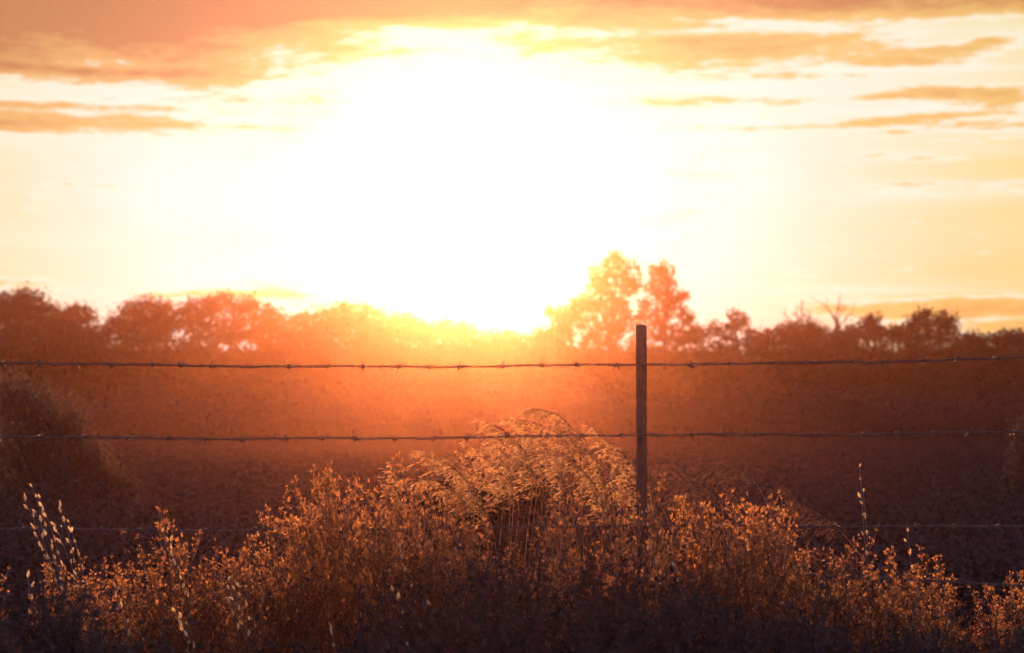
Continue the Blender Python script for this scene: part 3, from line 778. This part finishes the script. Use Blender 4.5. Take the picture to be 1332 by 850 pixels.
# ------------------------------------------------------------------ shrubs
def make_shrub(name, label, clumps, D, seed, leaf, lsize, ncl, spread, per=14, droop=0.0, group=None, depth=0.9, cat='shrub'):
    rng = np.random.default_rng(seed)
    cx = np.mean([c[0] for c in clumps])
    base = P(cx, 540, D); base[2] = -0.03
    root = empty(name, tuple(base)); tag(root, label, cat, group)
    pts = []; S = MB()
    for (x, y, rx, ry) in clumps:
        c = P(x, y, D); k = D / F; R = np.array([rx * k, 0.5 * (rx + ry) * k * depth, ry * k])
        n = int(ncl * rx * ry * 0.01) + 6
        u = rng.normal(size=(n, 3)); u /= np.linalg.norm(u, axis=1)[:, None]
        cc = c + u * R * (rng.random(n)[:, None] ** 0.4)
        cc = cc[cc[:, 2] > 0.02]
        pp = np.repeat(cc, per, 0)
        j = rng.random(len(pp))[:, None]
        pp = pp + rng.normal(size=pp.shape) * spread * np.array([0.7, 0.7, 0.6]) + np.array([0, 0, -1]) * j * droop
        pts.append(pp)
        for q in cc[::3]:
            w = np.linspace(0, 1, 6)[:, None]; b0 = base + rng.normal(size=3) * np.array([0.08, 0.08, 0])
            m_ = (b0 + q) / 2 + np.array([0, 0, 0.25 * (q[2])])
            S.tube((1 - w) ** 2 * b0 + 2 * w * (1 - w) * m_ + w ** 2 * q - base, np.linspace(0.006, 0.0015, 6) * min(D / 8, 1.6), 3, False)
    pts = np.concatenate(pts)
    K = MB(); K.leaves(pts - base, rng.normal(size=pts.shape) + np.array([0, 0, -0.4 - droop * 4]), lsize * rng.uniform(0.6, 1.3, len(pts)), lsize * 0.4 * rng.uniform(0.7, 1.2, len(pts)), rng)
    S.build('branches', M['bark'], root); K.build('foliage', M[leaf], root)
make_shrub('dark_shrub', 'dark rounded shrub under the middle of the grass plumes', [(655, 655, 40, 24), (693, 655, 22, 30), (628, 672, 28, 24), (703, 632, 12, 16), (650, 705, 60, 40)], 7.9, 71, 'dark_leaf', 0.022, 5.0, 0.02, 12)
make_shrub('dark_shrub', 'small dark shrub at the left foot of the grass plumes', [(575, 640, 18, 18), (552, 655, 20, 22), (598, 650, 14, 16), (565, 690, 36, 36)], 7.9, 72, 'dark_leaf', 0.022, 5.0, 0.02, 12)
make_shrub('drooping_shrub', 'blurred drooping shrub at the left beyond the fence', [(20, 550, 66, 46), (80, 535, 34, 34), (35, 505, 36, 22), (-10, 490, 40, 26), (150, 660, 40, 60), (120, 640, 50, 60), (105, 556, 22, 16), (128, 572, 12, 10), (92, 528, 10, 9), (60, 500, 12, 10), (125, 600, 28, 40), (155, 625, 20, 30), (170, 612, 8, 12), (178, 655, 14, 30), (172, 690, 24, 34), (90, 620, 60, 60), (20, 640, 70, 70), (110, 680, 70, 60)], 15.0, 73, 'dull_leaf', 0.03, 7.0, 0.06, 18, droop=0.22)
make_shrub('drooping_shrub', 'blurred shrub at the right edge beyond the fence', [(1335, 560, 22, 30), (1340, 610, 34, 50), (1330, 670, 40, 50), (1370, 600, 40, 70)], 15.0, 74, 'dull_leaf', 0.03, 7.0, 0.06, 18, droop=0.2)
make_shrub('young_tree', 'blurred pale sapling in the glow above the grass clump', [(560, 505, 26, 16), (600, 498, 24, 16), (585, 520, 36, 18), (620, 525, 26, 20), (590, 550, 30, 18)], 42.0, 75, 'pale_leaf', 0.09, 5.0, 0.14, 14, cat='tree')

# ------------------------------------------------------------------ seeding grasses with shiny spikelets
def reed(name, label, base_px, tip_px, D, seed, nsp=6, leafn=2, group=None):
    rng = np.random.default_rng(seed)
    b = P(base_px[0], base_px[1], D); tp = P(tip_px[0], tip_px[1], D + rng.uniform(-0.1, 0.1)); b[2] = -0.02
    root = empty(name, tuple(b)); tag(root, label, 'grass stalk', group, 'thing')
    e = tp - b; w = np.linspace(0, 1, 10)[:, None]
    mid = np.array([e[0] * 0.25, e[1] * 0.5, e[2] * 0.62])
    pl = 2 * w * (1 - w) * mid + w ** 2 * e
    S = MB(); S.tube(pl, np.linspace(0.0026, 0.0009, 10), 4)
    for k in range(nsp):
        f = 0.68 + 0.32 * k / max(1, nsp - 1); i = min(int(f * 9), 8); p = pl[i] + (pl[i + 1] - pl[i]) * (f * 9 - i)
        tn = pl[i + 1] - pl[i]; tn /= np.linalg.norm(tn)
        dr = tn + rng.normal(size=3) * 0.28; dr /= np.linalg.norm(dr)
        pd = np.array([p, p + dr * 0.012]); 
        if k < nsp - 1: S.tube(pd, [0.0006, 0.0005], 3, False)
        q0 = pd[1] if k < nsp - 1 else p
        Ls = rng.uniform(0.013, 0.024)
        K = MB(); K.leaves(np.repeat(q0[None], 5, 0), dr[None] + rng.normal(size=(5, 3)) * 0.06, Ls * rng.uniform(0.8, 1.1, 5), 0.0062, rng)
        K.build('spikelet', M['glint'], root)
    S.build('stalk', M['stalk'], root)
    for k in range(leafn):
        L = MB()
        i = rng.integers(1, 6); a = rng.uniform(0, 6.28)
        lf = curve(pl[i], (math.cos(a) * 0.4, math.sin(a) * 0.4, 1), rng.uniform(0.15, 0.26), (math.cos(a), math.sin(a), -0.9), 7)
        wv = np.linspace(0.004, 0.0006, 8)[:, None] * np.array([-math.sin(a), math.cos(a), 0.3])
        L.add(np.stack([lf - wv, lf + wv], 1).reshape(-1, 3), [(2 * j, 2 * j + 1, 2 * j + 3, 2 * j + 2) for j in range(7)])
        L.build('blade', M['grass'], root)
GR = 'leaning stalks with shining seeds at the left'
for k, (tp, lb, D) in enumerate([((42, 634), 'highest leaning stalk with a lone shining seed at its tip, far left', 5.7), ((52, 649), 'leaning stalk with a row of bright seeds right below the highest one', 5.7), ((33, 653), 'leaning stalk whose tip seed hangs farthest left', 5.6),
                                 ((47, 668), 'short leaning stalk inside the left group of shining stalks', 5.65), ((45, 690), 'lowest leaning stalk of the shining group at far left', 5.6), ((78, 661), 'steeper stalk with one big bright seed right of the leaning group', 5.75),
                                 ((90, 680), 'upright seeding stalk on the right side of the shining group', 5.7), ((72, 684), 'bent stalk with a knot of glowing seeds in the shining group', 5.7)]):
    reed('seeding_grass', lb, (118 + k * 4, 830), tp, D, 600 + k, 6 + k % 3, 2, GR)
for k, (bx, tp, D) in enumerate([((270, 840), (212, 693), 6.0), ((265, 850), (222, 705), 6.0), ((330, 850), (296, 756), 5.6), ((345, 850), (305, 768), 5.6), ((352, 850), (312, 764), 5.7), ((280, 850), (228, 797), 5.4), ((290, 860), (236, 804), 5.4),
                                 ((190, 860), (150, 765), 5.5), ((60, 860), (36, 752), 5.5), ((560, 850), (512, 770), 5.2), ((600, 850), (560, 790), 5.2), ((450, 850), (432, 818), 5.2), ((560, 830), (520, 715), 5.9)]):
    reed('seeding_grass', 'short seeding grass stalk glinting low in the brush left of the post', bx, tp, D, 650 + k, 5, 1, 'glinting stalks low in the brush at the left')
for k, (bx, tp, D) in enumerate([((915, 840), (843, 716), 5.9), ((930, 840), (878, 740), 5.8), ((925, 840), (860, 700), 6.0)]):
    reed('seeding_grass', 'arched seeding grass stalk glinting at the right foot of the post', bx, tp, D, 680 + k, 4, 1, 'glinting stalks right of the post')
for k, (bx, tp, D, lb) in enumerate([((1135, 800), (1118, 608), 6.3, 'lone dark stalk standing high above the brush at the right'), ((1140, 800), (1123, 640), 6.3, 'shorter stalk with a bright seed beside the lone dark stalk'),
                                     ((1190, 820), (1181, 692), 6.2, 'stalk with one spark of light at the right end of the brush')]):
    reed('seeding_grass', lb, bx, tp, D, 690 + k, 5, 1, 'tall stalks at the right')

# ------------------------------------------------------------------ render settings
sc = bpy.context.scene
sc.render.engine = 'CYCLES'
sc.view_settings.view_transform = 'Standard'; sc.view_settings.look = 'None'; sc.view_settings.exposure = 0.9; sc.view_settings.gamma = 1.0
sc.view_settings.use_curve_mapping = False
sc.cycles.use_denoising = True
sc.cycles.max_bounces = 6; sc.cycles.diffuse_bounces = 3; sc.cycles.glossy_bounces = 2; sc.cycles.transmission_bounces = 3; sc.cycles.volume_bounces = 1
sc.cycles.sample_clamp_indirect = 6.0
